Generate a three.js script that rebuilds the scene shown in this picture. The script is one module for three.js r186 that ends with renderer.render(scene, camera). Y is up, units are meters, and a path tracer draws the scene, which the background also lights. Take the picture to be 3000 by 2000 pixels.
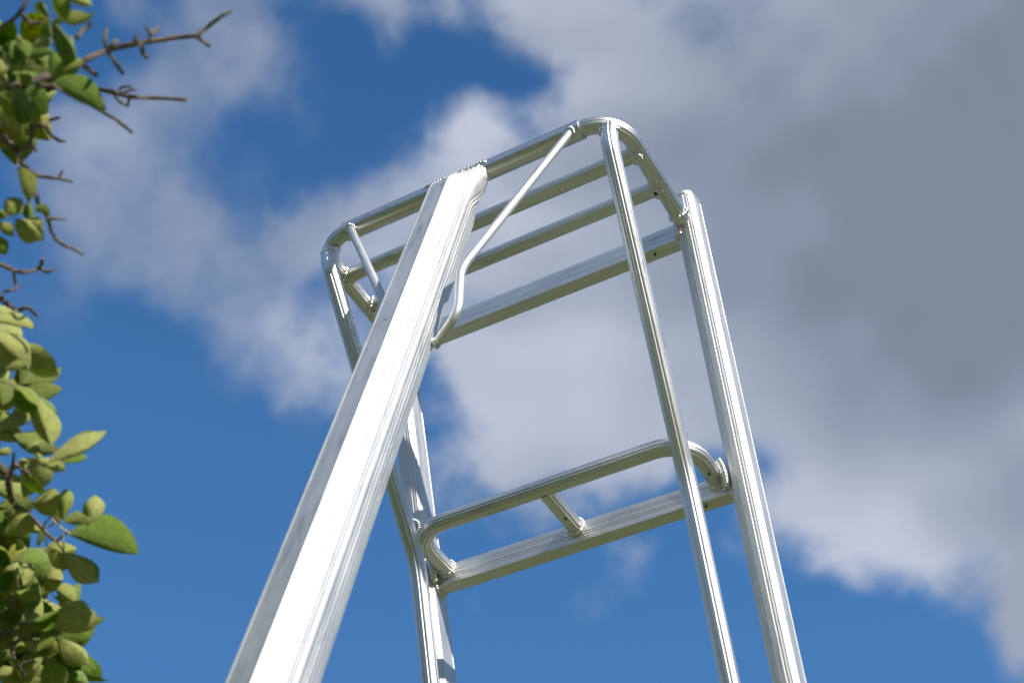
import * as THREE from 'three';
import { mergeGeometries, mergeVertices } from 'three/addons/utils/BufferGeometryUtils.js';
import { ImprovedNoise } from 'three/addons/math/ImprovedNoise.js';

// ---------------------------------------------------------------- camera, sun, exposure
const V = (x, y, z) => new THREE.Vector3(x, y, z);
const H = 3.07;                                    // height of the ladder's top bar above the lawn
const W = (x, y, z) => V(x, y + H, z);             // ladder coordinates: origin in the middle of the top bar
const scene = new THREE.Scene();
const camera = new THREE.PerspectiveCamera(2 * Math.atan(1000 / 4092.65) * 180 / Math.PI, 1.5, 0.05, 2000);
camera.position.copy(W(0.6954, -1.5693, 1.0801));
camera.rotation.set(0.7726, 0.5126, 0.0064, 'YXZ');
camera.focus = 1.98; camera.userData.fStop = 6.2;
camera.updateMatrixWorld(); scene.add(camera);
const renderer = new THREE.WebGLRenderer({ antialias: true });
renderer.toneMapping = THREE.LinearToneMapping; renderer.toneMappingExposure = 1;
renderer.shadowMap.enabled = true;
const SUN = V(1, 0.60, 0.38).normalize();
const sun = new THREE.DirectionalLight(new THREE.Color(1, 0.955, 0.88), 4.5);
sun.position.copy(W(0, 0, 0)).addScaledVector(SUN, 20); sun.target.position.copy(W(0, -0.5, 0)); sun.castShadow = true;
sun.shadow.camera.left = sun.shadow.camera.bottom = -4; sun.shadow.camera.right = sun.shadow.camera.top = 4; sun.shadow.camera.far = 60;
sun.shadow.mapSize.set(4096, 4096); sun.shadow.radius = 1; sun.shadow.normalBias = 0.002;
scene.add(sun, sun.target);

let seed = 7;
const rnd = () => { seed = (seed * 1664525 + 1013904223) >>> 0; return seed / 4294967296; };
const rr = (a, b) => a + (b - a) * rnd();
const clamp = (x, a = 0, b = 1) => Math.min(b, Math.max(a, x));
const sstep = (a, b, x) => { const t = clamp((x - a) / (b - a)); return t * t * (3 - 2 * t); };
const mix = (a, b, t) => a + (b - a) * t;
const perlin = new ImprovedNoise();
const fbm = (x, y, z, n, g = 0.5) => { let s = 0, a = 1, f = 1; for (let i = 0; i < n; i++) { s += a * perlin.noise(x * f + 11.3 * i, y * f + 5.1 * i, z * f); a *= g; f *= 2.07; } return s; };

const billow = (x, y, z, n) => { let s = 0, a = 1, f = 1; for (let i = 0; i < n; i++) { s += a * Math.abs(perlin.noise(x * f + 3.7 * i, y * f, z * f + 9.1 * i)); a *= 0.5; f *= 2.1; } return s; };
// ---------------------------------------------------------------- sky: blue air with broken grey-white cloud
// COVER: how much cloud, BRIGHT: how sunlit, on a chart of the sky with 1.75 degrees between its nodes, centred 44 degrees up
const COVER = [
  '0004365346458997777889999', '0001566203014899878888999', '2345654200100289988899999', '3677631201374699999999999',
  '1567522126788999999999999', '1576773678888999999999999', '1256666777789999999999999', '2233556445768999999999999',
  '0110055555599999999999999', '0000023555289999999999999', '0000000212358999999999999', '0000000001548888434899999',
  '0000000000434441017999999', '0000000000000023023588869', '0000000000010131000001259', '0000000000000000000000019',
  '0000000000000000000000003'];
const BRIGHT = [
  '5555555556677776555544332', '5555555555555666544443322', '5555555555556776543433222', '5577555556898654333222222',
  '5566555557886543332222222', '5555555556778765433322222', '5555555567777665433222222', '5555556777776665433222222',
  '5555567888888887654332222', '5555567788888887665433223', '5555556777888887766544445', '5555555556777777777766654',
  '5555555556666677778888654', '5555555556666677889999865', '5555555555666666778899755', '5555555555555555666666655',
  '5555555555555555555555555'];
{
  const cub = (p0, p1, p2, p3, t) => p1 + 0.5 * t * (p2 - p0 + t * (2 * p0 - 5 * p1 + 4 * p2 - p3 + t * (3 * (p1 - p2) + p3 - p0)));
  const at = (G, i, j) => G[clamp(j, 0, 16)].charCodeAt(clamp(i, 0, 24)) - 48;
  const chart = (G, x, y) => {
    const i = Math.floor(x), j = Math.floor(y), fx = x - i, fy = y - j, r = [];
    for (let k = -1; k < 3; k++) r.push(cub(at(G, i - 1, j + k), at(G, i, j + k), at(G, i + 1, j + k), at(G, i + 2, j + k), fx));
    return clamp(cub(r[0], r[1], r[2], r[3], fy) / 9);
  };
  const m = new THREE.Matrix4().makeRotationFromEuler(new THREE.Euler(0.7726, 0.5126, 0.0064, 'YXZ')).elements;   // the chart's axes
  const w = 4096, h = 2048, data = new Float32Array(w * h * 4);
  for (let row = 0; row < h; row++) {
    const el = ((row + 0.5) / h - 0.5) * Math.PI, sy = Math.sin(el), cy = Math.cos(el);
    for (let col = 0; col < w; col++) {
      const o = 4 * (row * w + col);
      data[o + 3] = 1;
      if (el < -0.02) { data[o] = 0.2; data[o + 1] = 0.26; data[o + 2] = 0.33; continue; }
      const az = ((col + 0.5) / w - 0.5) * 2 * Math.PI, dx = cy * Math.cos(az), dz = cy * Math.sin(az), dy = sy;
      const cx = dx * m[0] + dy * m[1] + dz * m[2], cyy = dx * m[4] + dy * m[5] + dz * m[6], cz = -(dx * m[8] + dy * m[9] + dz * m[10]);
      let inside = 0, gx = 0, gy = 0;
      if (cz > 0.2) {
        gx = (cx / cz * 4092.65 + 1500) / 125; gy = (1000 - cyy / cz * 4092.65) / 125;
        inside = 1 - sstep(0, 5, Math.hypot(Math.max(-gx - 0.5, gx - 24.5, 0), Math.max(-gy - 0.5, gy - 16.5, 0)));
      }
      const X = dx * 13, Y = dy * 13, Z = dz * 13;
      let a = 0, b = 0.55;
      const f1 = fbm(X, Y, Z, 4, 0.45), f2 = fbm(X + 40, Y + 7, Z - 9, 4, 0.45), f3 = 0.55 * fbm(X * 1.7 - 17, Y * 1.7, Z * 1.7 + 3, 4, 0.5) + 1.1 * (0.36 - billow(X * 1.25 + 5, Y * 1.25 - 31, Z * 1.25, 4));
      if (inside > 0) {
        const wx = gx + 0.34 * f1, wy = gy + 0.34 * f2, c = chart(COVER, wx, wy);
        a = mix(0.74, 1, sstep(4, 12, gx)) * sstep(0.08, 0.92, c + mix(0.26, 0.40, sstep(5, 10, gx)) * f3 * (0.05 + 3.6 * c * (1 - c)));
        b = clamp(Math.pow(chart(BRIGHT, wx, wy), 1.25) + 0.12 * f3 * (0.12 + 2.6 * c * (1 - c)));
      }
      if (inside < 1) {
        const g = fbm(dx * 2.6 + 3, dy * 3.4, dz * 2.6 + 8, 3), c = clamp(0.52 + 1.5 * g);
        a = mix(clamp(c + 0.5 * f3 * (0.10 + 3.4 * c * (1 - c))), a, inside);
        b = mix(clamp(0.24 + 0.42 * fbm(dx * 3 - 6, dy * 3, dz * 3, 3) + 0.12 * f3), b, inside);
      }
      a = a * mix(0.92, 0.97, a);
      const t = clamp((dy - 0.5) / 0.36), low = 1 - sstep(0, 0.5, dy);
      const air = [mix(mix(0.066, 0.033, t), 0.25, low), mix(mix(0.205, 0.120, t), 0.42, low), mix(mix(0.480, 0.312, t), 0.66, low)];
      const cl = [mix(0.162, 0.560, b) - 0.05 * b * (1 - b), mix(0.206, 0.605, b) - 0.03 * b * (1 - b), mix(0.266, 0.715, b) + 0.05 * b * (1 - b)];
      for (let k = 0; k < 3; k++) data[o + k] = mix(air[k], cl[k], a);
    }
  }
  const sky = new THREE.DataTexture(data, w, h, THREE.RGBAFormat, THREE.FloatType);
  sky.mapping = THREE.EquirectangularReflectionMapping; sky.colorSpace = THREE.LinearSRGBColorSpace;
  sky.magFilter = sky.minFilter = THREE.LinearFilter; sky.wrapS = THREE.RepeatWrapping; sky.needsUpdate = true;
  scene.background = sky; scene.environment = sky;
}

// ---------------------------------------------------------------- helpers
const names = {};
function numbered(n) { names[n] = (names[n] ?? -1) + 1; return names[n] ? n + '_' + String(names[n]).padStart(3, '0') : n; }
function part(name, geometry, material, parent) {
  const o = new THREE.Mesh(geometry, material); o.name = numbered(name); o.castShadow = o.receiveShadow = true; parent.add(o); return o;
}
function thing(name, label, category) {
  const g = new THREE.Group(); g.name = numbered(name); g.userData = { label, category }; scene.add(g); return g;
}
function dataMap(n, fn, srgb) {
  const d = new Uint8Array(n * n * 4);
  for (let y = 0; y < n; y++) for (let x = 0; x < n; x++) { const c = fn(x / n, y / n), o = 4 * (y * n + x); d[o] = clamp(c[0]) * 255; d[o + 1] = clamp(c[1]) * 255; d[o + 2] = clamp(c[2]) * 255; d[o + 3] = 255; }
  const t = new THREE.DataTexture(d, n, n); t.wrapS = t.wrapT = THREE.RepeatWrapping; t.magFilter = THREE.LinearFilter; t.minFilter = THREE.LinearMipmapLinearFilter; t.generateMipmaps = true;
  if (srgb) t.colorSpace = THREE.SRGBColorSpace; t.needsUpdate = true; return t;
}
const tile = (x, y, fx, fy, z, n) => {       // noise that repeats over the unit square
  const f = (u, v) => fbm(u * fx, v * fy, z, n), s = x, t = y;
  return (f(s, t) * (1 - s) + f(s - 1, t) * s) * (1 - t) + (f(s, t - 1) * (1 - s) + f(s - 1, t - 1) * s) * t;
};
// sweeps a closed outline along a path; outline x runs along the side vector, y along the up vector
function sweep(outline, path, up, { caps = true, shape } = {}) {
  const n = outline.length, m = path.length, pos = [], uv = [], idx = [];
  let len = 0; const per = [0];
  for (let i = 1; i <= n; i++) per.push(per[i - 1] + Math.hypot(outline[i % n][0] - outline[i - 1][0], outline[i % n][1] - outline[i - 1][1]));
  const rings = [];
  for (let j = 0; j < m; j++) {
    const T = path[Math.min(j + 1, m - 1)].clone().sub(path[Math.max(j - 1, 0)]).normalize();
    const hint = typeof up === 'function' ? up(j / (m - 1)) : up;
    const N = hint.clone().addScaledVector(T, -hint.dot(T)).normalize(), B = T.clone().cross(N);
    if (j) len += path[j].distanceTo(path[j - 1]);
    const ring = [];
    for (let i = 0; i <= n; i++) {
      let [x, y] = outline[i % n];
      if (shape) [x, y] = shape(x, y, j / (m - 1), len);
      const p = path[j].clone().addScaledVector(B, x).addScaledVector(N, y);
      ring.push(p); pos.push(p.x, p.y, p.z); uv.push(per[i] / 0.12, len / 0.6);
    }
    rings.push(ring);
  }
  for (let j = 0; j < m - 1; j++) for (let i = 0; i < n; i++) { const a = j * (n + 1) + i, b = a + 1, c = a + n + 1, d = c + 1; idx.push(a, b, c, b, d, c); }
  const g = new THREE.BufferGeometry();
  g.setAttribute('position', new THREE.Float32BufferAttribute(pos, 3)); g.setAttribute('uv', new THREE.Float32BufferAttribute(uv, 2)); g.setIndex(idx);
  g.computeVertexNormals();
  const nm = g.attributes.normal;                 // close the seam
  for (let j = 0; j < m; j++) { const a = j * (n + 1), b = a + n; const v = V(nm.getX(a) + nm.getX(b), nm.getY(a) + nm.getY(b), nm.getZ(a) + nm.getZ(b)).normalize(); nm.setXYZ(a, v.x, v.y, v.z); nm.setXYZ(b, v.x, v.y, v.z); }
  if (!caps) return g;
  const cap = (ring, flip) => {
    const c = ring.slice(0, n).reduce((s, p) => s.add(p), V(0, 0, 0)).divideScalar(n), P = [c.x, c.y, c.z], U = [0, 0], I = [];
    for (let i = 0; i <= n; i++) { P.push(ring[i].x, ring[i].y, ring[i].z); U.push(outline[i % n][0] / 0.12, outline[i % n][1] / 0.6); if (i) I.push(0, ...(flip ? [i, i + 1] : [i + 1, i])); }
    const k = new THREE.BufferGeometry(); k.setAttribute('position', new THREE.Float32BufferAttribute(P, 3)); k.setAttribute('uv', new THREE.Float32BufferAttribute(U, 2)); k.setIndex(I); k.computeVertexNormals(); return k;
  };
  return mergeGeometries([g, cap(rings[0], false), cap(rings[m - 1], true)]);
}
// an outline from a support curve f(t) -> [x, y], with raised ribs (+) or grooves (-) at arc positions [s 0..1, width m, height m]
function outlineOf(f, count, marks = []) {
  const K = 2400, pts = [], arc = [0];
  for (let i = 0; i < K; i++) pts.push(f(i / K));
  for (let i = 1; i <= K; i++) arc.push(arc[i - 1] + Math.hypot(pts[i % K][0] - pts[i - 1][0], pts[i % K][1] - pts[i - 1][1]));
  const L = arc[K], out = []; let k = 0;
  for (let i = 0; i < count; i++) {
    const s = i / count * L; while (arc[k + 1] < s) k++;
    const t = (s - arc[k]) / (arc[k + 1] - arc[k]), a = pts[k], b = pts[(k + 1) % K];
    let x = mix(a[0], b[0], t), y = mix(a[1], b[1], t), tx = b[0] - a[0], ty = b[1] - a[1]; const l = Math.hypot(tx, ty) || 1; tx /= l; ty /= l;
    let h = 0; for (const [c, w, d] of marks) { let e = Math.abs(s / L - c); e = Math.min(e, 1 - e) * L; if (e < w) h += d * (0.5 + 0.5 * Math.cos(Math.PI * e / w)); }
    out.push([x + ty * h, y - tx * h]);
  }
  return out;
}
const circle = (r) => (t) => [r * Math.cos(2 * Math.PI * t), r * Math.sin(2 * Math.PI * t)];
const roundRect = (a, b, r) => (t) => {        // half width a, half depth b, corner radius r, starting at +x
  const k = Math.floor(t * 4 + 0.5) % 4;
  const q = [[a - r, 'y', 1], [0], [0], [0]];
  const segs = [[V(a, 0, 0), V(a, b - r, 0)], 0, [V(a - r, b, 0), V(-a + r, b, 0)], 1, [V(-a, b - r, 0), V(-a, -b + r, 0)], 2, [V(-a + r, -b, 0), V(a - r, -b, 0)], 3, [V(a, -b + r, 0), V(a, 0, 0)]];
  const Ls = segs.map((s) => typeof s === 'number' ? Math.PI / 2 * r : s[0].distanceTo(s[1])), tot = Ls.reduce((x, y) => x + y);
  let s = t * tot, i = 0; while (s > Ls[i] && i < 8) { s -= Ls[i]; i++; }
  if (typeof segs[i] !== 'number') { const p = segs[i][0].clone().lerp(segs[i][1], Ls[i] ? s / Ls[i] : 0); return [p.x, p.y]; }
  const c = [[a - r, b - r], [-a + r, b - r], [-a + r, -b + r], [a - r, -b + r]][segs[i]], g = Math.PI / 2 * (segs[i] + s / Ls[i]);
  return [c[0] + r * Math.cos(g), c[1] + r * Math.sin(g)];
};
// straight runs joined by arcs of radius r
function filleted(pts, r, n = 12) {
  const out = [pts[0].clone()];
  for (let i = 1; i < pts.length - 1; i++) {
    const a = pts[i - 1].clone().sub(pts[i]).normalize(), b = pts[i + 1].clone().sub(pts[i]).normalize(), R = Array.isArray(r) ? r[i - 1] : r;
    const half = Math.acos(clamp(a.dot(b), -1, 1)) / 2, d = R / Math.tan(half), c = pts[i].clone().addScaledVector(a.clone().add(b).normalize(), R / Math.sin(half));
    const p = pts[i].clone().addScaledVector(a, d).sub(c), q = pts[i].clone().addScaledVector(b, d).sub(c), ang = p.angleTo(q);
    for (let k = 0; k <= n; k++) { const t = k / n; out.push(p.clone().multiplyScalar(Math.sin((1 - t) * ang) / Math.sin(ang)).addScaledVector(q, Math.sin(t * ang) / Math.sin(ang)).add(c)); }
  }
  out.push(pts[pts.length - 1].clone()); return out;
}
const line = (a, b, n = 1) => Array.from({ length: n + 1 }, (_, i) => a.clone().lerp(b, i / n));

// ---------------------------------------------------------------- ground
const grassMap = dataMap(512, (x, y) => {
  const a = tile(x, y, 6, 6, 1.5, 4), b = tile(x, y, 60, 60, 4.5, 2), c = tile(x, y, 14, 14, 9.5, 3);
  const dry = sstep(-0.1, 0.5, a + 0.4 * c), v = 0.9 + 0.5 * b;
  return [v * mix(0.44, 0.50, dry), v * mix(0.47, 0.49, dry), v * mix(0.27, 0.32, dry)];
}, true);
{
  const g = new THREE.CircleGeometry(600, 96); g.rotateX(-Math.PI / 2);
  const p = g.attributes.position, u = g.attributes.uv; for (let i = 0; i < p.count; i++) u.setXY(i, p.getX(i) / 4, p.getZ(i) / 4);
  const lawn = new THREE.Mesh(g, new THREE.MeshStandardMaterial({ map: grassMap, roughness: 0.95 })); lawn.name = 'lawn'; lawn.receiveShadow = true;
  lawn.userData = { kind: 'structure', label: 'dry green garden lawn that the ladder and the fruit tree stand on' }; scene.add(lawn);
}

// garden trees that close the lawn all round; the metal mirrors them
{
  const n = 240, k = 14, pos = [], uv = [], idx = [];
  for (let j = 0; j <= k; j++) for (let i = 0; i <= n; i++) {
    const a = 2 * Math.PI * i / n, t = j / k, cx = Math.cos(a), cz = Math.sin(a), top = 4.6 + 2.4 * fbm(cx * 5, 1.5, cz * 5, 4), r = 21 + 4 * fbm(cx * 4 + 9, 2, cz * 4, 2) + 4.5 * t * t + 1.6 * fbm(cx * 22, t * 6, cz * 22, 3) - 1.2 * Math.sin(Math.PI * t);
    pos.push(r * cx, top * t + (j ? 0.8 * fbm(cx * 30, t * 8 + 3, cz * 30, 2) : 0), r * cz); uv.push(i / n * 30, t * 2);
  }
  for (let j = 0; j < k; j++) for (let i = 0; i < n; i++) { const q = j * (n + 1) + i; idx.push(q, q + 1, q + n + 1, q + 1, q + n + 2, q + n + 1); }
  const g = new THREE.BufferGeometry(); g.setAttribute('position', new THREE.Float32BufferAttribute(pos, 3)); g.setAttribute('uv', new THREE.Float32BufferAttribute(uv, 2)); g.setIndex(idx); g.computeVertexNormals();
  const crowns = dataMap(256, (x, y) => { const v = 0.75 + 0.6 * tile(x, y, 9, 9, 3.1, 4); return [v * 0.22, v * 0.28, v * 0.11]; }, true);
  const o = new THREE.Mesh(g, new THREE.MeshStandardMaterial({ map: crowns, roughness: 1, side: THREE.DoubleSide })); o.name = 'treeline'; o.userData = { kind: 'stuff', label: 'dark green garden trees closing the lawn all round', category: 'trees' }; o.castShadow = o.receiveShadow = true; scene.add(o);
}

// ---------------------------------------------------------------- aluminium
const streaks = dataMap(1024, (x, y) => {          // drawn lines along the tube, dull patches, a few scratches
  const s = tile(x, y, 150, 2, 3.3, 2), m = tile(x, y, 30, 3, 7.3, 3), p = tile(x, y, 4, 9, 1.3, 4), r = 0.78 + 0.10 * s + 0.10 * m + 0.12 * p;
  return [0.5 + 0.5 * s + 0.25 * m, r, r];
});
const tint = dataMap(1024, (x, y) => { const o = sstep(0.22, 0.5, tile(x, y, 7, 5, 4.4, 5)), p = 0.97 + 0.03 * tile(x, y, 5, 7, 2.2, 4) + 0.03 * tile(x, y, 60, 3, 6.1, 2) - 0.10 * o; return [p, p, p]; }, true);
{ // scratches and scuffs
  const d = streaks.image.data, e = tint.image.data, n = 1024;
  for (let k = 0; k < 240; k++) {
    let x = rnd() * n, y = rnd() * n; const a = rr(-0.5, 0.5) + (rnd() < 0.3 ? rr(-1, 1) : 0), l = rr(8, 60), q = rr(-90, 60), w = rr(2, 9);
    for (let i = 0; i < l; i++) { for (let j = 0; j < w; j++) { const o = 4 * ((Math.floor(y) & 1023) * n + (Math.floor(x + j) & 1023)); d[o + 1] = clamp(d[o + 1] + q * 0.8, 60, 255); for (let c = 0; c < 3; c++) e[o + c] = clamp(e[o + c] + q * 0.14, 0, 255); } x += Math.sin(a) * 2; y += Math.cos(a); }
  }
}
const alu = (rough, more = {}) => new THREE.MeshStandardMaterial({ color: new THREE.Color().setRGB(0.88, 0.882, 0.875), metalness: 1, roughness: rough, roughnessMap: streaks, map: tint, ...more });
const MRail = alu(0.76), MTube = alu(0.54), MSleeve = alu(0.50), MRung = alu(0.62), MRod = alu(0.78), MWeld = alu(0.48), MLeg = alu(0.80);
const MHole = new THREE.MeshStandardMaterial({ color: new THREE.Color().setRGB(0.01, 0.01, 0.01), roughness: 0.9 });

// ---------------------------------------------------------------- the ladder
const ladder = thing('tripod_ladder', 'silver ribbed aluminium tripod ladder with round-cornered top platform and single sloping prop leg', 'ladder');
const RT = 0.0122;
const flutes = (n, w, d) => Array.from({ length: n }, (_, i) => [(i + 0.5) / n, w, d]);
const tubeOutline = outlineOf(circle(RT), 128, flutes(11, 0.0019, -0.0008));
const slatOutline = outlineOf(circle(0.0115), 112, flutes(10, 0.0018, -0.0007));

// oval extrusion: narrow flat panel front and back, bowed ribbed sides
function ovalCurve(ax, ay, p) {
  const q = [], bez = (P0, P1, P2, n) => { for (let i = 1; i <= n; i++) { const t = i / n; q.push([(1 - t) * (1 - t) * P0[0] + 2 * t * (1 - t) * P1[0] + t * t * P2[0], (1 - t) * (1 - t) * P0[1] + 2 * t * (1 - t) * P1[1] + t * t * P2[1]]); } };
  const c = [p + 0.09 * ax, ay * 0.945];
  q.push([ax, 0]); bez([ax, 0], [ax * 0.90, ay * 0.50], c, 24); bez(c, [p + 0.05 * ax, ay], [p, ay], 8); bez([p, ay], [p / 2, ay], [0, ay], 6);
  const quarter = q.slice(), m = quarter.length - 1, all = [];
  for (let i = 0; i < m; i++) all.push(quarter[i]);
  for (let i = m; i > 0; i--) all.push([-quarter[i][0], quarter[i][1]]);
  for (let i = 0; i < m; i++) all.push([-quarter[i][0], -quarter[i][1]]);
  for (let i = m; i > 0; i--) all.push([quarter[i][0], -quarter[i][1]]);
  const L = [0]; for (let i = 1; i <= all.length; i++) L.push(L[i - 1] + Math.hypot(all[i % all.length][0] - all[i - 1][0], all[i % all.length][1] - all[i - 1][1]));
  const tot = L[all.length];
  const f = (t) => { const w = (t % 1) * tot; let i = 0; while (L[i + 1] < w) i++; const k = (w - L[i]) / (L[i + 1] - L[i]), A = all[i], B = all[(i + 1) % all.length]; return [mix(A[0], B[0], k), mix(A[1], B[1], k)]; };
  f.cornerAt = L[24 + 5] / tot;       // share of the way round at which the first panel rib stands
  return f;
}
function ovalOutline(ax, ay, p, count, side, k = 1) {
  const f = ovalCurve(ax, ay, p), c = f.cornerAt, marks = [], four = (s, w, h) => marks.push([s, w, h], [0.5 - s, w, h], [0.5 + s, w, h], [1 - s, w, h]);
  four(c, 0.0019 * k, 0.0011 * k);
  for (const [e, w, h] of side) four(e * c, w, h);
  return outlineOf(f, count, marks);
}
const ribs4 = (list) => list.flatMap(([u, w, h]) => [[u, w, h], [0.5 - u, w, h], [0.5 + u, w, h], [1 - u, w, h]]);
const railSection = roundRect(0.0165, 0.0280, 0.0140);
const railOutline = outlineOf(railSection, 280, ribs4([[0.098, 0.0020, 0.0009], [0.135, 0.0020, -0.0006], [0.172, 0.0022, 0.0009], [0.212, 0.0020, -0.0007]]));
const railAt = (s, y) => W(s * (0.2576 - 0.018 * Math.min(0.7, 0.0563 - y)), y, -0.2257 - 0.2844 * (0.0563 - y));
for (const s of [-1, 1]) {
  const r = part('rail', sweep(railOutline, [railAt(s, -H), railAt(s, -1.2), railAt(s, -0.65), railAt(s, -0.2), railAt(s, 0.0435)], V(0, 0, 1)), MRail, ladder);
  const capOut = outlineOf(roundRect(0.0171, 0.0286, 0.0146), 96);
  part('end_cap', sweep(capOut, [railAt(s, 0.0438), railAt(s, 0.0470), railAt(s, 0.0486), railAt(s, 0.0492)], V(0, 0, 1), { shape: (x, y, t) => { const k = t > 0.9 ? 0.95 : 1; return [x * k, y * k]; } }), MRail, r);
}

// weld beads: overlapping fish-scale drops along a curve
function weld(points, r, parent, { step = 0.55, jitter = 0.14, closed = true } = {}) {
  const c = new THREE.CatmullRomCurve3(points, closed), L = c.getLength(), n = Math.max(5, Math.round(L / (r * step))), gs = [];
  const ctr = points.reduce((a, p) => a.add(p), V(0, 0, 0)).divideScalar(points.length);
  for (let i = 0; i < n; i++) {
    const t = i / n, p = c.getPointAt(t), T = c.getTangentAt(t), k = 1 + rr(-jitter, jitter);
    const g = new THREE.SphereGeometry(1, 12, 8), out = p.clone().sub(ctr).normalize();
    const B = T.clone().cross(out).normalize(), O = B.clone().cross(T).normalize();
    g.applyMatrix4(new THREE.Matrix4().makeBasis(T.clone().addScaledVector(O, 0.35).normalize().multiplyScalar(r * 0.62 * k), O.clone().addScaledVector(T, -0.35).normalize().multiplyScalar(r * k), B.multiplyScalar(r * 1.05 * k)).setPosition(p)); gs.push(g);
  }
  return part('weld', mergeGeometries(gs), MWeld, parent);
}
// where a tube (from a, running along dir, radius ra) meets a round bar (through b along u, radius rb)
function saddle(a, dir, ra, b, u, rb, n = 20, grow = 1) {
  const d = dir.clone().normalize(), q = Math.abs(d.y) < 0.9 ? V(0, 1, 0) : V(1, 0, 0), X = d.clone().cross(q).normalize(), Y = d.clone().cross(X), U = u.clone().normalize(), out = [];
  for (let i = 0; i < n; i++) {
    const t = 2 * Math.PI * i / n, p = a.clone().addScaledVector(X, ra * grow * Math.cos(t)).addScaledVector(Y, ra * grow * Math.sin(t));
    const w = p.clone().sub(b); w.addScaledVector(U, -w.dot(U)); const e = d.clone().addScaledVector(U, -d.dot(U));
    const A = e.dot(e), B = 2 * w.dot(e), C = w.dot(w) - rb * rb, D = B * B - 4 * A * C, s = D > 0 ? (-B - Math.sqrt(D)) / (2 * A) : -B / (2 * A);
    out.push(p.addScaledVector(d, s));
  }
  return out;
}
function hole(p, n, r) {
  const g = new THREE.CylinderGeometry(r, r, 0.0006, 16); g.applyQuaternion(new THREE.Quaternion().setFromUnitVectors(V(0, 1, 0), n.clone().normalize())); g.translate(p.x, p.y, p.z);
  return part('drain_hole', g, MHole, ladder);
}

// top platform: one bent tube, a smooth sleeve on its front run, two slats
const RP = 0.0122;
const platPath = filleted([W(-0.2526, -0.0063, -0.2134), W(-0.25, 0, 0), W(0.25, 0, 0), W(0.2526, -0.0063, -0.2134)], 0.055, 18);
part('platform_hoop', sweep(tubeOutline, platPath, V(0, 1, 0)), MTube, ladder);
{ // sleeve with a visible wall
  const ro = 0.0148, pts = [[0.0126, -0.1975], [ro - 0.0005, -0.1977], [ro, -0.1972], [ro, 0.1972], [ro - 0.0005, 0.1977], [0.0126, 0.1975]].map(([r, z]) => new THREE.Vector2(r, z));
  const g = new THREE.LatheGeometry(pts, 64); const u = g.attributes.uv, p = g.attributes.position; for (let i = 0; i < u.count; i++) u.setXY(i, u.getX(i) * 0.093 / 0.12, p.getY(i) / 0.6);
  g.rotateZ(-Math.PI / 2); g.translate(0, H, 0); part('pivot_sleeve', g, MSleeve, ladder);
}
for (const [x, y, z] of [[0.2457, -0.0043, -0.0728], [0.2403, -0.0042, -0.1437]]) {
  part('platform_slat', sweep(slatOutline, line(W(-x, y, z), W(x, y, z), 2), V(0, 1, 0)), MTube, ladder);
  for (const s of [-1, 1]) weld(saddle(W(s * x * 0.5, y, z), V(s, 0, 0), 0.0112, W(s * 0.251, -0.003, z), V(0, 0, 1), RP, 18, 1.0), 0.0040, ladder);
}
// platform arms welded into the rails
for (const s of [-1, 1]) {
  const p = W(s * 0.2526, -0.0063, -0.2134), ring = []; for (let i = 0; i < 18; i++) { const t = i / 18 * 2 * Math.PI; ring.push(p.clone().add(V(0.0118 * Math.cos(t), 0.0118 * Math.sin(t), 0.0115 - 0.003 * Math.sin(t)))); }
  weld(ring, 0.0042, ladder);
  weld([W(s * 0.242, -0.012, -0.219), W(s * 0.238, -0.014, -0.226), W(s * 0.238, -0.021, -0.228), W(s * 0.244, -0.022, -0.222)], 0.005, ladder);
}

// rungs: box section with ribbed faces
const RH = 0.0328, RD = 0.0242, RUP = V(0, 0.9976, 0.0698), RN = V(0, -0.0698, 0.9976);     // box tube, turned a little as the rails lean
const rungMarks = [0.03, 0.0625, -0.03, -0.0625].flatMap((s) => [0, 0.25, 0.5, 0.75].map((q) => [(s + q + 1) % 1, 0.0015, -0.0005]));
const rungOutline = outlineOf(roundRect(RD / 2, RH / 2, 0.0012), 168, rungMarks);
const rungCentre = (y, z) => W(0, y, z).addScaledVector(RUP, RH / 2).addScaledVector(RN, -RD / 2);
const rungAt = (y, z, w = 0.238) => { const c = rungCentre(y, z); return part('rung', sweep(rungOutline, line(c.clone().add(V(-w, 0, 0)), c.clone().add(V(w, 0, 0)), 4), RUP), MRung, ladder); };
rungAt(-0.0231, -0.2325, 0.245); rungAt(-0.4137, -0.3467, 0.236);
for (let k = 1; k < 6; k++) { const y = -0.4137 - 0.3906 * k; rungAt(y, railAt(1, y).z + 0.011, 0.236); }
for (const [y, z, w] of [[-0.0231, -0.2325, 0.2375], [-0.4137, -0.3467, 0.2315]]) for (const s of [-1, 1]) {
  const ring = [], c = rungCentre(y, z); for (let i = 0; i < 20; i++) { const [a, b] = roundRect(RD / 2 + 0.001, RH / 2 + 0.001, 0.004)(i / 20); ring.push(c.clone().add(V(s * w, 0, 0)).addScaledVector(RN, a).addScaledVector(RUP, b)); }
  weld(ring, 0.0042, ladder);
}
hole(W(0.1949, -0.0233, -0.2425).addScaledVector(RUP, -0.0013), V(0, -1, -0.14), 0.0020); hole(W(0.1888, -0.4139, -0.3560).addScaledVector(RUP, -0.0013), V(0, -1, -0.14), 0.0021);

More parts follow.
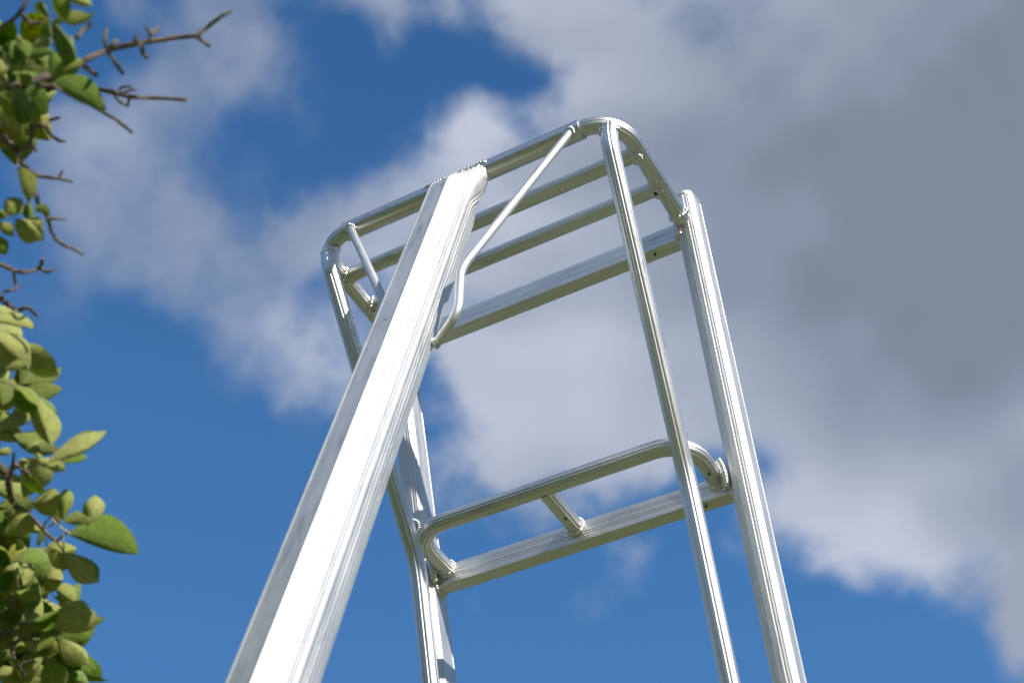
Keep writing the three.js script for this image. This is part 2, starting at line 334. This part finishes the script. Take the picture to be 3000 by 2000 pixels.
// support tubes from the platform's corners down to the tread and on along the rails
for (const s of [-1, 1]) {
  const top = W(s * 0.2325, -0.009, -0.0130), p1 = W(s * 0.2328, -0.036, -0.0085), bend = W(s * 0.2030, -0.4401, -0.2543), foot = W(s * 0.197, -H + 0.0, -0.2543 - 0.2913 * (H - 0.4401));
  const path = filleted([top, p1, bend, foot], [0.06, 0.22], 10);
  part('support_tube', sweep(tubeOutline, path, V(0, 0, 1), { shape: (x, y, t, l) => { const k = 1 + 0.10 * Math.exp(-l * l / 0.0003); return [x * k * 1.0, y * k]; } }), MTube, ladder);
  // weld to the corner of the platform tube
  const dir = p1.clone().sub(bend).normalize(), c = W(s * 0.2325, -0.0135, -0.0125), ring = [], X = V(1, 0, 0), Y = dir.clone().cross(X).normalize();
  for (let i = 0; i < 20; i++) { const t = i / 20 * 2 * Math.PI; ring.push(c.clone().addScaledVector(X, 0.0126 * Math.cos(t)).addScaledVector(Y, 0.0126 * Math.sin(t)).addScaledVector(dir, 0.001 * Math.sin(2 * t) - s * 0.002 * Math.cos(t))); }
  weld(ring, 0.0036, ladder);
}

// tread hoop half way down, its strut, and their welds
const yt = -0.3850, zt = -0.2485, zf = -0.3467;
const treadPath = filleted([W(-0.2125, yt - 0.003, zf + 0.002), W(-0.2125, yt, zt), W(0.2125, yt, zt), W(0.2125, yt - 0.003, zf + 0.002)], 0.05, 16);
part('tread_hoop', sweep(tubeOutline, treadPath, V(0, 1, 0)), MTube, ladder);
part('tread_strut', sweep(tubeOutline, line(W(-0.002, yt - 0.002, zt - 0.004), W(-0.002, yt - 0.002, zf + 0.001), 3), V(0, 1, 0)), MTube, ladder);
for (const x of [-0.2125, -0.002, 0.2125]) {
  const ring = []; for (let i = 0; i < 18; i++) { const t = i / 18 * 2 * Math.PI; ring.push(W(x + 0.0119 * Math.cos(t), yt - 0.003 + 0.0119 * Math.sin(t), zf + 0.0028)); }
  weld(ring, 0.0037, ladder);
}
hole(W(0.001, yt - 0.0145, zt - 0.060), V(0, -1, 0.0), 0.0019); hole(W(0.2135, yt - 0.0148, zt - 0.064), V(0, -1, 0), 0.0019);
for (const s of [-1, 1]) { // tread to support tube, tread to rail
  const c = W(s * 0.2040, -0.3850, -0.2370), ring = [], n = V(0, 0.52, -0.85).normalize(), X = V(1, 0, 0), Y = n.clone().cross(X);
  for (let i = 0; i < 16; i++) { const t = i / 16 * 2 * Math.PI; ring.push(c.clone().addScaledVector(X, 0.0085 * Math.cos(t)).addScaledVector(Y, 0.0085 * Math.sin(t))); }
  weld(ring, 0.0042, ladder);
  weld([W(s * 0.2250, yt + 0.012, -0.326), W(s * 0.2275, yt + 0.004, -0.327), W(s * 0.2285, yt - 0.006, -0.329), W(s * 0.2285, yt - 0.016, -0.333), W(s * 0.2275, yt - 0.026, -0.338)], 0.0058, ladder, { closed: false, step: 0.5 });
}

// the prop leg: wide oval with a flat middle panel bounded by ribs
const SL = 0.2703, U = V(0, -1, SL).normalize(), LN = V(0, SL, 1).normalize();
const legPlain = outlineOf(ovalCurve(0.0285, 0.0370, 0.0130), 360), legOutline = ovalOutline(0.0285, 0.0370, 0.0130, 360, [[0.84, 0.0024, -0.0008], [0.66, 0.0030, -0.0010], [0.46, 0.0026, -0.0009], [0.30, 0.0026, 0.0010], [0.12, 0.0026, -0.0007]], 1.15);
{
  // the top end of the tube is pressed flat across the sleeve: every point keeps its place round the outline
  const n = legOutline.length, per = [0]; for (let i = 1; i <= n; i++) per.push(per[i - 1] + Math.hypot(legOutline[i % n][0] - legOutline[i - 1][0], legOutline[i % n][1] - legOutline[i - 1][1]));
  const key = (x, y) => x.toFixed(7) + '|' + y.toFixed(7), flat = new Map();
  legOutline.forEach(([x, y], i) => { const s = per[i] / per[n], e = s < 0.5 ? mix(1, -1, s / 0.5) : mix(-1, 1, (s - 0.5) / 0.5), q = legPlain[i], h = (Math.hypot(x, y) > Math.hypot(q[0], q[1]) ? 1 : -1) * Math.hypot(x - q[0], y - q[1]), t = Math.pow(1 - Math.pow(Math.abs(e), 8), 0.5) + 95 * h; flat.set(key(x, y), [e, s < 0.5 ? t : -t]); });
  const at = (d) => W(0, 0, 0).addScaledVector(U, d), end = H * Math.hypot(1, SL) - 0.02, ds = [0.0];
  for (let d = 0.005; d < 0.135; d += 0.006) ds.push(d);
  ds.push(0.16, 0.3, 0.6, 0.95, 1.5, end);
  part('prop_leg', sweep(legOutline, ds.map(at), LN, { shape: (x, y, t, l) => {
    const k = 1 - sstep(0.004, 0.082, l), f = flat.get(key(x, y)), g = mix(0.363, 1.22, k);
    return [mix(x / 0.0285, f[0], k) * mix(0.0285, 0.0510, k), mix(y / 0.037, f[1], k) * 0.0375 * Math.cos(g) / 0.935 + 0.002 * k];
  } }), MLeg, ladder);
  part('foot', sweep(outlineOf(roundRect(0.026, 0.044, 0.02), 64), [at(end - 0.05), at(end + 0.012)], LN), new THREE.MeshStandardMaterial({ color: 0x151515, roughness: 0.8 }), ladder);
  { const g = new THREE.SphereGeometry(1, 10, 6); g.scale(0.0026, 0.0012, 0.0008); g.rotateZ(0.5); g.translate(0.002, 0, 0); const o = part('dirt_speck', g, new THREE.MeshStandardMaterial({ color: 0x3a2a24, roughness: 0.9 }), ladder); o.position.copy(at(0.44).addScaledVector(LN, 0.0372)); }
  const lip = (x, d, o) => at(d).addScaledVector(LN, o).add(V(x, 0, 0)), pts = [];
  for (let i = 0; i <= 24; i++) pts.push(lip(mix(-0.048, 0.049, i / 24), 0.0012, 0.0144));
  weld(pts, 0.0029, ladder, { closed: false, step: 0.7 });
  weld([lip(0.047, 0.0015, 0.0130), lip(0.0505, 0.002, 0.0105), lip(0.0520, 0.002, 0.0070), lip(0.0525, 0.003, 0.001)], 0.0046, ladder, { closed: false, step: 0.5 });
  weld([lip(-0.047, 0.0015, 0.0130), lip(-0.0505, 0.003, 0.0100)], 0.0032, ladder, { closed: false, step: 0.5 });
}
// brace rods between sleeve and leg
for (const s of [-1, 1]) {
  const P = [[0.1840, -0.006, 0.0080], [0.0570, -0.288, 0.0779], [0.0610, -0.372, 0.0850], [0.0215, -0.392, 0.0690]].map(([x, y, z]) => W(s * x, y, z));
  part('brace_rod', sweep(outlineOf(circle(0.0058), 32), filleted(P, [0.07, 0.024], 14), V(0, 0, 1)), MRod, ladder);
  const d = P[0].clone().sub(P[1]).normalize(), c = W(s * 0.1815, -0.0105, 0.0100).addScaledVector(d, -0.002);
  { const q = P[3], ring = []; for (let i = 0; i < 10; i++) { const a = i / 10 * 2 * Math.PI; ring.push(q.clone().add(V(-s * 0.001, 0.0050 * Math.cos(a), 0.0050 * Math.sin(a)))); } weld(ring, 0.0024, ladder); }
  weld(saddle(P[1], d, 0.0052, W(0, 0, 0), V(1, 0, 0), 0.0146, 12, 1.1), 0.0032, ladder, { step: 0.5 });
}

// ---------------------------------------------------------------- the fruit tree
const M = camera.matrixWorld.clone();
const at = (px, py, d) => V((px - 1500) / 4092.65 * d, (1000 - py) / 4092.65 * d, -d).applyMatrix4(M);    // a place in the garden, from what the photograph shows and how far it is
const depthOf = (y) => 1.06 + 0.26 * clamp(y / 2000);
const tree = thing('fruit_tree', 'green fruit tree with pale woolly leaf undersides and bare grey twigs, left of the ladder', 'tree');
const barkMap = dataMap(512, (x, y) => { const a = tile(x, y, 10, 24, 2.2, 4), l = sstep(0.15, 0.5, tile(x, y, 7, 7, 8.8, 4)), o = sstep(0.32, 0.5, tile(x, y, 5, 6, 5.8, 3)); const v = 0.60 + 0.24 * a; return [mix(mix(v * 1.08, 0.68, l * 0.7), 0.70, o), mix(mix(v * 0.98, 0.67, l * 0.7), 0.50, o), mix(mix(v * 0.88, 0.56, l * 0.7), 0.22, o)]; }, true);
const MBark = new THREE.MeshStandardMaterial({ map: barkMap, roughness: 0.95, bumpMap: barkMap, bumpScale: 0.002 });
const ring12 = outlineOf(circle(1), 12);
function limb(name, pts, r0, r1, parent, knob = 0.12) {
  const c = new THREE.CatmullRomCurve3(pts, false, 'centripetal'), n = Math.max(6, pts.length * 6), P = c.getPoints(n), s0 = rnd() * 50;
  const g = sweep(ring12, P, (t) => { const T = c.getTangent(clamp(t, 0.001, 0.999)); return Math.abs(T.z) < 0.8 ? V(0, 0, 1) : V(0, 1, 0); }, { shape: (x, y, t) => { const k = mix(r0, r1, Math.pow(t, 0.8)) * (1 + knob * fbm(t * 9 + s0, x * 1.2, y * 1.2, 3)); return [x * k, y * k]; } });
  return part(name, g, MBark, parent);
}
const px2m = (d) => d / 4092.65;
function twig(list, r0, r1, dd = 0, parent = tree, name = 'branch') {
  const P = list.map(([x, y], i) => at(x, y, depthOf(y) + dd + 0.012 * Math.sin(i * 1.7 + x)));
  return limb(name, P, r0 * px2m(1.1) * 1.2, r1 * px2m(1.1) * 1.1, parent, 0.40);
}
const spur = (parent, list, r0 = 5, r1 = 4, dd = 0) => twig(list, r0, r1, dd, parent, 'twig');
{
  const b = twig([[-120, 330], [0, 262], [58, 250], [130, 225], [190, 203], [241, 178], [312, 148], [393, 129], [491, 114], [545, 107], [578, 104]], 13, 5, 0.05);
  spur(b, [[572, 105], [610, 76], [650, 46], [676, 32]], 5.5, 4.5); spur(b, [[572, 104], [590, 118], [613, 135]], 5, 5);
  spur(b, [[314, 146], [306, 118], [312, 84]], 5, 4); spur(b, [[318, 147], [330, 128], [345, 119]], 6, 4.5); spur(b, [[314, 150], [335, 180], [358, 215]], 5, 5.5);
  spur(b, [[392, 130], [398, 105]], 5, 4.5); spur(b, [[436, 121], [440, 100], [424, 80]], 5, 4); spur(b, [[439, 102], [465, 82]], 5, 4.5); spur(b, [[412, 128], [420, 160], [430, 168]], 6, 5); spur(b, [[240, 186], [260, 204], [284, 222]], 6, 6.5);
  const c = twig([[60, 262], [140, 250], [237, 254], [321, 268], [380, 282], [446, 286], [545, 291]], 7, 5, 0.05);
  spur(c, [[338, 272], [356, 256], [384, 252]], 4, 3.5, 0.05); spur(c, [[352, 276], [372, 266], [396, 262]], 4, 3, 0.05); spur(c, [[330, 270], [350, 298], [376, 310]], 4, 3.5, 0.05); spur(c, [[380, 280], [372, 312]], 4, 3.5, 0.05);
  twig([[150, 250], [220, 285], [286, 319], [339, 350], [384, 386]], 5, 5, 0.02);
  const e = twig([[-60, 340], [-10, 385], [18, 411], [45, 437], [58, 469], [85, 504], [100, 555], [106, 584]], 11, 5, 0.04);
  spur(e, [[100, 560], [110, 592], [138, 640], [155, 689], [186, 718], [212, 727], [240, 745]], 6, 4.5, 0.04); spur(e, [[85, 504], [120, 516], [165, 522], [212, 532]], 6, 4, 0.04); spur(e, [[172, 522], [182, 498]], 4.5, 3.5, 0.04);
  spur(e, [[45, 437], [75, 432], [89, 408], [92, 372], [72, 342], [60, 315]], 6, 4.5, 0.04); spur(e, [[94, 370], [129, 371], [148, 395], [165, 408], [186, 414]], 6, 4.5, 0.04); spur(e, [[130, 370], [145, 352], [172, 345]], 5, 4, 0.04); spur(e, [[89, 410], [106, 445]], 4.5, 4, 0.04); spur(e, [[138, 640], [165, 640], [192, 643]], 5, 3.5, 0.04);
  const f = twig([[-60, 760], [0, 775], [37, 790], [69, 797], [115, 784], [124, 757]], 7, 5, 0.05);
  spur(f, [[115, 784], [140, 796], [160, 786]], 5, 4, 0.05); spur(f, [[37, 790], [44, 830], [44, 846], [6, 855]], 5, 4, 0.05);
  const g = twig([[-60, 830], [0, 872], [23, 893], [46, 907], [80, 902], [106, 924]], 8, 5, 0.04); spur(g, [[44, 905], [47, 930]], 5, 4, 0.04);
  const h = twig([[-60, 120], [0, 83], [51, 42], [76, 4], [90, -60]], 7, 5, 0.02); spur(h, [[60, 38], [89, 66], [125, 66]], 6, 5, 0.02); twig([[225, 110], [244, 86], [262, 76], [260, 58]], 6, 4, 0.02);
  const k = twig([[-60, 1330], [0, 1368], [24, 1400], [26, 1440], [40, 1475], [82, 1506], [123, 1549], [150, 1576], [170, 1584]], 13, 5, 0.03);
  spur(k, [[20, 1418], [34, 1372], [40, 1325]], 8, 4, 0.03); spur(k, [[22, 1390], [45, 1362], [72, 1380], [84, 1390]], 9, 7, 0.03);
  spur(k, [[122, 1549], [150, 1536], [182, 1523]], 3, 2.4); spur(k, [[122, 1549], [130, 1570], [138, 1602]], 2.6, 2.2); spur(k, [[150, 1574], [172, 1596], [187, 1622]], 3, 2.4); spur(k, [[165, 1583], [182, 1570], [204, 1553]], 3.4, 2.6); spur(k, [[122, 1549], [134, 1528], [148, 1512]], 2.4, 2.2);
  const l = twig([[-80, 1900], [-20, 1870], [25, 1846], [40, 1800], [30, 1750], [10, 1700]], 13, 6, 0.05);
  spur(l, [[25, 1846], [60, 1862], [120, 1868]], 5, 3); spur(l, [[40, 1830], [80, 1826], [120, 1826]], 5, 3); spur(l, [[25, 1880], [46, 1944], [74, 1980]], 7, 5); spur(l, [[46, 1955], [75, 1942], [102, 1938]], 5, 4);
}
// limbs that carry them, left of the frame
const fork = V(-0.62, 1.35, 0.98);
limb('trunk', [V(-0.72, -0.05, 1.12), V(-0.70, 0.35, 1.08), V(-0.66, 0.85, 1.02), fork], 0.085, 0.060, tree, 0.10);
for (const [x, y, d, r] of [[-120, 330, 1.10, 13], [-60, 340, 1.14, 11], [-60, 795, 1.2, 8], [-60, 1330, 1.25, 13], [-80, 1900, 1.36, 13], [-60, 120, 1.1, 7]]) {
  const e = at(x, y, d), m = fork.clone().lerp(e, 0.55).add(V(-0.06 - 0.05 * rnd(), 0.10 * rnd(), 0.04 * rnd()));
  limb('branch', [fork.clone().add(V(0, -0.04, 0)), fork.clone().lerp(m, 0.5).add(V(-0.02, 0.03, 0)), m, e], 0.026, r * px2m(1.15), tree, 0.2);
}

// leaves: two skins, a woolly pale underside and a green top
const leafMap = (vein, base, blotch) => dataMap(256, (x, y) => {
  const d = Math.abs(x - 0.5) * 2, side = Math.abs(((y * 9 - d * 3.2) % 1 + 1) % 1 - 0.5) * 2, v = Math.max(1 - d / 0.05, 0) + 0.55 * sstep(0.80, 1, side) * (1 - d * 0.6), n = 1 + 0.10 * fbm(x * 9, y * 9, 2.2, 4) + 0.06 * fbm(x * 40, y * 40, 7, 2), s = blotch * sstep(0.30, 0.42, fbm(x * 3.3 + 5, y * 3.3, 9.1, 3));
  return [0, 1, 2].map((k) => mix(mix(base[k], vein[k], clamp(v) * 0.8) * n, [0.42, 0.30, 0.16][k], s));
}, true);
const skin = (map, tr, bump, color = new THREE.Color(1, 1, 1), coat = 0) => new THREE.MeshPhysicalMaterial({ map, color, roughness: 0.93, transmission: tr, thickness: 0, specularIntensity: 0.5, clearcoat: coat, clearcoatRoughness: 0.38, bumpMap: map, bumpScale: bump, side: THREE.DoubleSide });
const under = leafMap([0.86, 0.85, 0.60], [0.76, 0.78, 0.44], 0.0), over = leafMap([0.70, 0.78, 0.30], [0.56, 0.68, 0.14], 0.0), overOld = leafMap([0.78, 0.84, 0.22], [0.68, 0.77, 0.08], 0.8);
const C = (r, g, b) => new THREE.Color().setRGB(r, g, b);
// kinds: common, greyer woolly, yellowing, shaded old, deep green, fresh
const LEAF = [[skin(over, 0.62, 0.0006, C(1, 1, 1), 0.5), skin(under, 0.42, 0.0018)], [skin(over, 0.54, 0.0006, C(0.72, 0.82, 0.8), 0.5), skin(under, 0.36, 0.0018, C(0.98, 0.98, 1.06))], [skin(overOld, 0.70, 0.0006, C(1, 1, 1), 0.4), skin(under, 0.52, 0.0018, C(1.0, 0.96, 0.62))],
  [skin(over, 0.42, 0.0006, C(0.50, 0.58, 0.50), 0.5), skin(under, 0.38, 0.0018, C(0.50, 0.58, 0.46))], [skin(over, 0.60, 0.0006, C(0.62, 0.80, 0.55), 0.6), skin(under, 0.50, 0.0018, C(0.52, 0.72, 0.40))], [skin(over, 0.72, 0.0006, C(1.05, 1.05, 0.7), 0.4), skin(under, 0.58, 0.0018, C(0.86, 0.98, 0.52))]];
const MPetiole = new THREE.MeshStandardMaterial({ color: new THREE.Color().setRGB(0.36, 0.34, 0.18), roughness: 0.8 });
function leafShape(bend, fold, wave, twist, q) {
  // length 1 along +y from the stalk, width 1, underside towards +z; bend: tip turns away, fold: halves turn away from the midrib
  const NX = 12, NY = 26, sheets = [];
  for (const side of [0, 1]) {
    const pos = [], uv = [], idx = [];
    for (let j = 0; j <= NY; j++) {
      const t = j / NY, half = 0.5 * Math.pow(Math.sin(Math.PI * Math.pow(t, 0.80)), 0.82) * (1 + 0.035 * (j % 2 ? 1 : -1)) + 0.004;
      const a = bend * t * t, yy = bend > 0.02 ? mix(t, Math.sin(bend * t) / bend, 1) : t, zz = -(1 - Math.cos(a)) * 0.5 * t - 0.25 * bend * t * t;
      for (let i = 0; i <= NX; i++) {
        const s = i / NX * 2 - 1, x0 = s * half, ang = fold * (0.30 + 0.80 * Math.abs(s)), w = wave * 0.07 * Math.sin(t * 9 + q + s * 2) * Math.abs(s);
        let x = x0 * Math.cos(ang * 0.75), z = -Math.abs(x0) * Math.sin(ang) + 0.035 * Math.exp(-s * s * 60) * (1 - t) + w;
        const tw = twist * t, X = x * Math.cos(tw) - z * Math.sin(tw), Z = x * Math.sin(tw) + z * Math.cos(tw);
        pos.push(X, yy, Z + zz - (side ? 0 : 0.007)); uv.push(i / NX, t);
      }
    }
    for (let j = 0; j < NY; j++) for (let i = 0; i < NX; i++) { const k = j * (NX + 1) + i; side ? idx.push(k, k + 1, k + NX + 1, k + 1, k + NX + 2, k + NX + 1) : idx.push(k, k + NX + 1, k + 1, k + 1, k + NX + 1, k + NX + 2); }
    const g = new THREE.BufferGeometry(); g.setAttribute('position', new THREE.Float32BufferAttribute(pos, 3)); g.setAttribute('uv', new THREE.Float32BufferAttribute(uv, 2)); g.setIndex(idx); g.computeVertexNormals(); sheets.push(g);
  }
  return mergeGeometries(sheets, true);
}
const SHAPES = []; for (let i = 0; i < 14; i++) SHAPES.push(leafShape(rr(0.3, 1.7), rr(0.55, 1.45), rr(0.2, 1), rr(-0.5, 0.5), rr(0, 6)));
const petiole = sweep(outlineOf(circle(0.016), 6), [V(0, -0.34, -0.07), V(0, -0.2, -0.02), V(0, -0.08, 0), V(0, 0.04, 0.004)], V(0, 0, 1));
const eye = camera.position.clone();
function leaf(base, tip, w, roll, kind, shape, hasStalk = true) {
  if (rnd() < 0.14) roll += Math.PI;
  const Y = tip.clone().sub(base), L = Y.length(); Y.normalize();
  const lean = rr(-1.2, 0.3), see = eye.clone().sub(base).normalize().multiplyScalar(0.62).addScaledVector(lean > 0 ? SUN : V(-0.30, -0.72, 0), Math.abs(lean) * 0.95).normalize(), Z0 = see.addScaledVector(Y, -see.dot(Y)).normalize(), X0 = Y.clone().cross(Z0), Z = Z0.clone().multiplyScalar(Math.cos(roll)).addScaledVector(X0, Math.sin(roll)), X = Y.clone().cross(Z);
  const o = part('leaf', SHAPES[shape], LEAF[kind], tree);
  o.quaternion.setFromRotationMatrix(new THREE.Matrix4().makeBasis(X, Y, Z)); o.position.copy(base); o.scale.set(w * L * 1.55, L * 1.08, L * 1.08);
  if (hasStalk) part('leaf_stalk', petiole, MPetiole, o);
  return o;
}
// what the photograph shows: [stalk end x, y, tip x, y, width/length, roll in degrees, nearer by m]
const SEEN = [
  [188, -12, 260, 14, 0.42, 25, 0], [150, -8, 186, 56, 0.62, -10, 0], [126, 4, 106, 44, 0.6, 20, 0.02], [116, 2, 146, 46, 0.28, 50, -0.02], [150, 62, 252, 160, 0.44, 35, -0.02], [160, 52, 246, 100, 0.34, 55, 0.01], [134, 66, 150, 116, 0.5, -30, 0], [206, 100, 190, 174, 0.40, 10, 0],
  [148, 226, 240, 178, 0.44, -35, -0.02], [154, 236, 287, 327, 0.38, 30, -0.03], [44, 260, 157, 327, 0.44, 30, -0.02], [-4, 272, 67, 347, 0.62, 15, -0.03], [-40, 320, 44, 396, 0.7, 10, 0.01], [62, 132, 66, 94, 0.62, 20, -0.02], [94, 134, 148, 126, 0.55, 40, -0.01], [80, 168, 24, 116, 0.62, -15, 0.02],
  [78, 170, 152, 158, 0.6, 10, 0.03], [32, 192, 16, 108, 0.5, 35, 0.02], [-14, 228, 42, 188, 0.6, -20, 0], [148, 218, 146, 148, 0.62, 20, 0.02], [72, 284, 110, 242, 0.5, -20, 0.01], [60, 210, 84, 246, 0.62, 0, 0.03], [176, 60, 150, 72, 0.6, 20, 0.02], [128, 190, 112, 160, 0.6, 10, 0.01],
  [52, 488, 64, 588, 0.44, 30, 0], [14, 628, 54, 570, 0.60, 20, -0.01], [80, 642, 82, 590, 0.44, 30, 0], [98, 612, 140, 634, 0.72, 45, -0.02], [44, 642, 122, 676, 0.62, -15, 0.01], [60, 650, 128, 652, 0.55, -30, 0.02], [-12, 650, 12, 708, 0.66, 10, 0], [-20, 690, 12, 742, 0.5, 30, 0], [-8, 640, 26, 628, 0.7, 30, 0],
  [-24, 935, 90, 970, 0.38, -30, 0], [-24, 976, 80, 1080, 0.52, 40, -0.02], [14, 1082, 70, 1098, 0.72, -10, -0.03], [38, 1126, 172, 1162, 0.50, 40, -0.01], [54, 1162, 156, 1196, 0.50, 45, 0.02], [148, 1302, 98, 1166, 0.50, -40, -0.03], [62, 1248, 32, 1180, 0.52, -25, 0.01], [-18, 1244, 20, 1220, 0.7, 30, 0], [24, 1237, 68, 1250, 0.36, 40, -0.01],
  [-14, 1258, 128, 1258, 0.27, -25, -0.04], [-6, 1110, 8, 1052, 0.6, 20, 0], [84, 1242, 80, 1198, 0.44, 30, 0.01], [30, 1130, 24, 1112, 0.9, 0, 0], [138, 1354, 312, 1311, 0.40, 30, -0.02], [166, 1355, 256, 1361, 0.30, -45, 0.02], [112, 1346, 174, 1396, 0.40, -40, 0], [100, 1322, 132, 1374, 0.34, 30, 0.01],
  [92, 1394, 58, 1466, 0.70, -25, 0.02], [178, 1460, 76, 1480, 0.60, -8, 0], [166, 1482, 154, 1532, 0.60, 0, 0.02], [182, 1524, 202, 1424, 0.54, 15, -0.02], [183, 1526, 264, 1556, 0.42, -20, -0.03], [256, 1542, 286, 1446, 0.74, 15, 0.01], [202, 1560, 372, 1652, 0.40, -25, -0.01], [98, 1528, 18, 1562, 0.86, -5, 0.01], [60, 1580, 42, 1612, 0.6, 0, 0.02],
  [140, 1602, 146, 1724, 0.34, -20, -0.02], [188, 1621, 218, 1776, 0.44, 40, -0.02], [118, 1550, 100, 1598, 0.36, 60, 0.01], [32, 1486, -4, 1534, 0.8, 10, 0.01], [-10, 1322, 30, 1336, 0.9, 0, -0.01], [70, 1374, 78, 1334, 0.62, 0, 0], [116, 1326, 52, 1326, 0.26, -30, -0.02], [78, 1316, 118, 1298, 0.55, 35, 0],
  [68, 1716, 50, 1626, 0.46, 35, 0], [48, 1700, 32, 1632, 0.56, 30, -0.01], [182, 1700, 86, 1682, 0.58, -5, 0.03], [154, 1716, 214, 1770, 0.44, 40, 0.03], [92, 1784, 102, 1690, 0.72, -55, 0], [34, 1738, 94, 1788, 0.50, -15, -0.02], [92, 1824, 168, 1778, 0.66, -15, -0.03], [158, 1748, 202, 1798, 0.56, 35, 0.03],
  [122, 1822, 270, 1902, 0.50, 30, -0.03], [176, 1868, 268, 1914, 0.50, -5, 0.01], [104, 1910, 190, 1864, 0.30, 40, -0.04], [66, 1880, 100, 1918, 0.40, 40, -0.03], [96, 1928, 154, 1914, 0.34, -40, -0.02], [188, 1888, 246, 1952, 0.58, -10, 0.02], [156, 1952, 270, 2010, 0.52, 30, 0], [122, 2012, 188, 1962, 0.72, 20, -0.02], [58, 1962, 128, 1972, 0.72, -10, 0.01], [60, 1822, 96, 1806, 0.7, -10, 0.02], [34, 1908, 74, 1890, 0.8, -5, 0.02], [-4, 1724, 34, 1668, 0.60, 30, -0.01], [-8, 1930, 30, 1900, 0.66, -50, 0], [-10, 1996, 36, 1968, 0.60, -50, -0.01], [-8, 1800, 22, 1790, 0.5, -30, 0], [80, 2020, 120, 1996, 0.7, 0, 0.02], [30, 1660, 10, 1600, 0.5, -50, 0.02], [40, 1960, 8, 2010, 0.7, 10, 0.03], [95, 1870, 130, 1900, 0.6, -20, 0.03],
];
SEEN.forEach(([bx, by, tx, ty, w, roll, dd], i) => {
  const d = depthOf((by + ty) / 2) + dd, L = Math.hypot(tx - bx, ty - by) * px2m(d), a = rr(-0.18, 0.18);
  leaf(at(bx, by, d), at(tx, ty, d + a * L), w, rr(-0.55, 0.55), [0, 1, 4, 5, 1, 4, 0, 4, 5, 0][Math.floor(rnd() * 10)], Math.floor(rnd() * SHAPES.length), i % 2 === 0);
});
// more leaves crowding the left edge behind those, and the rest of the crown outside the frame
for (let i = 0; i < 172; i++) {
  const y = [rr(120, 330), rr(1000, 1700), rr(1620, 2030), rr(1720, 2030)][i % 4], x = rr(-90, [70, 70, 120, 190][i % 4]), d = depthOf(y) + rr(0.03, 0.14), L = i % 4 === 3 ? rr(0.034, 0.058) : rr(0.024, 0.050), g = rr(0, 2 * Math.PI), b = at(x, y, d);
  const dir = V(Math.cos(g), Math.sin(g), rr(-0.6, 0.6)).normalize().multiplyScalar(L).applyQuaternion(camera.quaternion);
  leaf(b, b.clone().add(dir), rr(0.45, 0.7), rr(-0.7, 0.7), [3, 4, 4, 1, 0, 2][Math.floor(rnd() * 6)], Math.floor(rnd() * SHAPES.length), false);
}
{
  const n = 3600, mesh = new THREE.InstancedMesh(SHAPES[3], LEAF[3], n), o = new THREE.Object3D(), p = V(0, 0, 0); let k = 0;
  const inv = camera.matrixWorldInverse.clone().copy(camera.matrixWorld).invert();
  while (k < n) {
    const a = rr(0, 2 * Math.PI), e = Math.acos(rr(-1, 1)), r = Math.pow(rnd(), 0.45);
    p.set(-0.85 + 0.95 * r * Math.sin(e) * Math.cos(a), 2.15 + 0.95 * r * Math.cos(e), 0.95 + 0.85 * r * Math.sin(e) * Math.sin(a));
    const gap = fbm(p.x * 3.2, p.y * 3.2, p.z * 3.2, 2); if (gap < -0.05) continue;
    const q = p.clone().applyMatrix4(inv); if (q.z > -0.35 ? p.distanceTo(eye) < 0.7 : 1500 + q.x / -q.z * 4092.65 > -110 || p.distanceTo(eye) < 0.6) continue;
    o.position.copy(p); o.rotation.set(rr(-1.2, 1.2) + Math.PI / 2, rr(0, 6.3), rr(0, 6.3)); const L = rr(0.035, 0.06); o.scale.set(L * 0.55, L, L); o.updateMatrix(); mesh.setMatrixAt(k++, o.matrix);
  }
  mesh.name = 'leaf_crown'; mesh.userData = { kind: 'stuff' }; mesh.castShadow = mesh.receiveShadow = true; tree.add(mesh);
}

renderer.render(scene, camera);
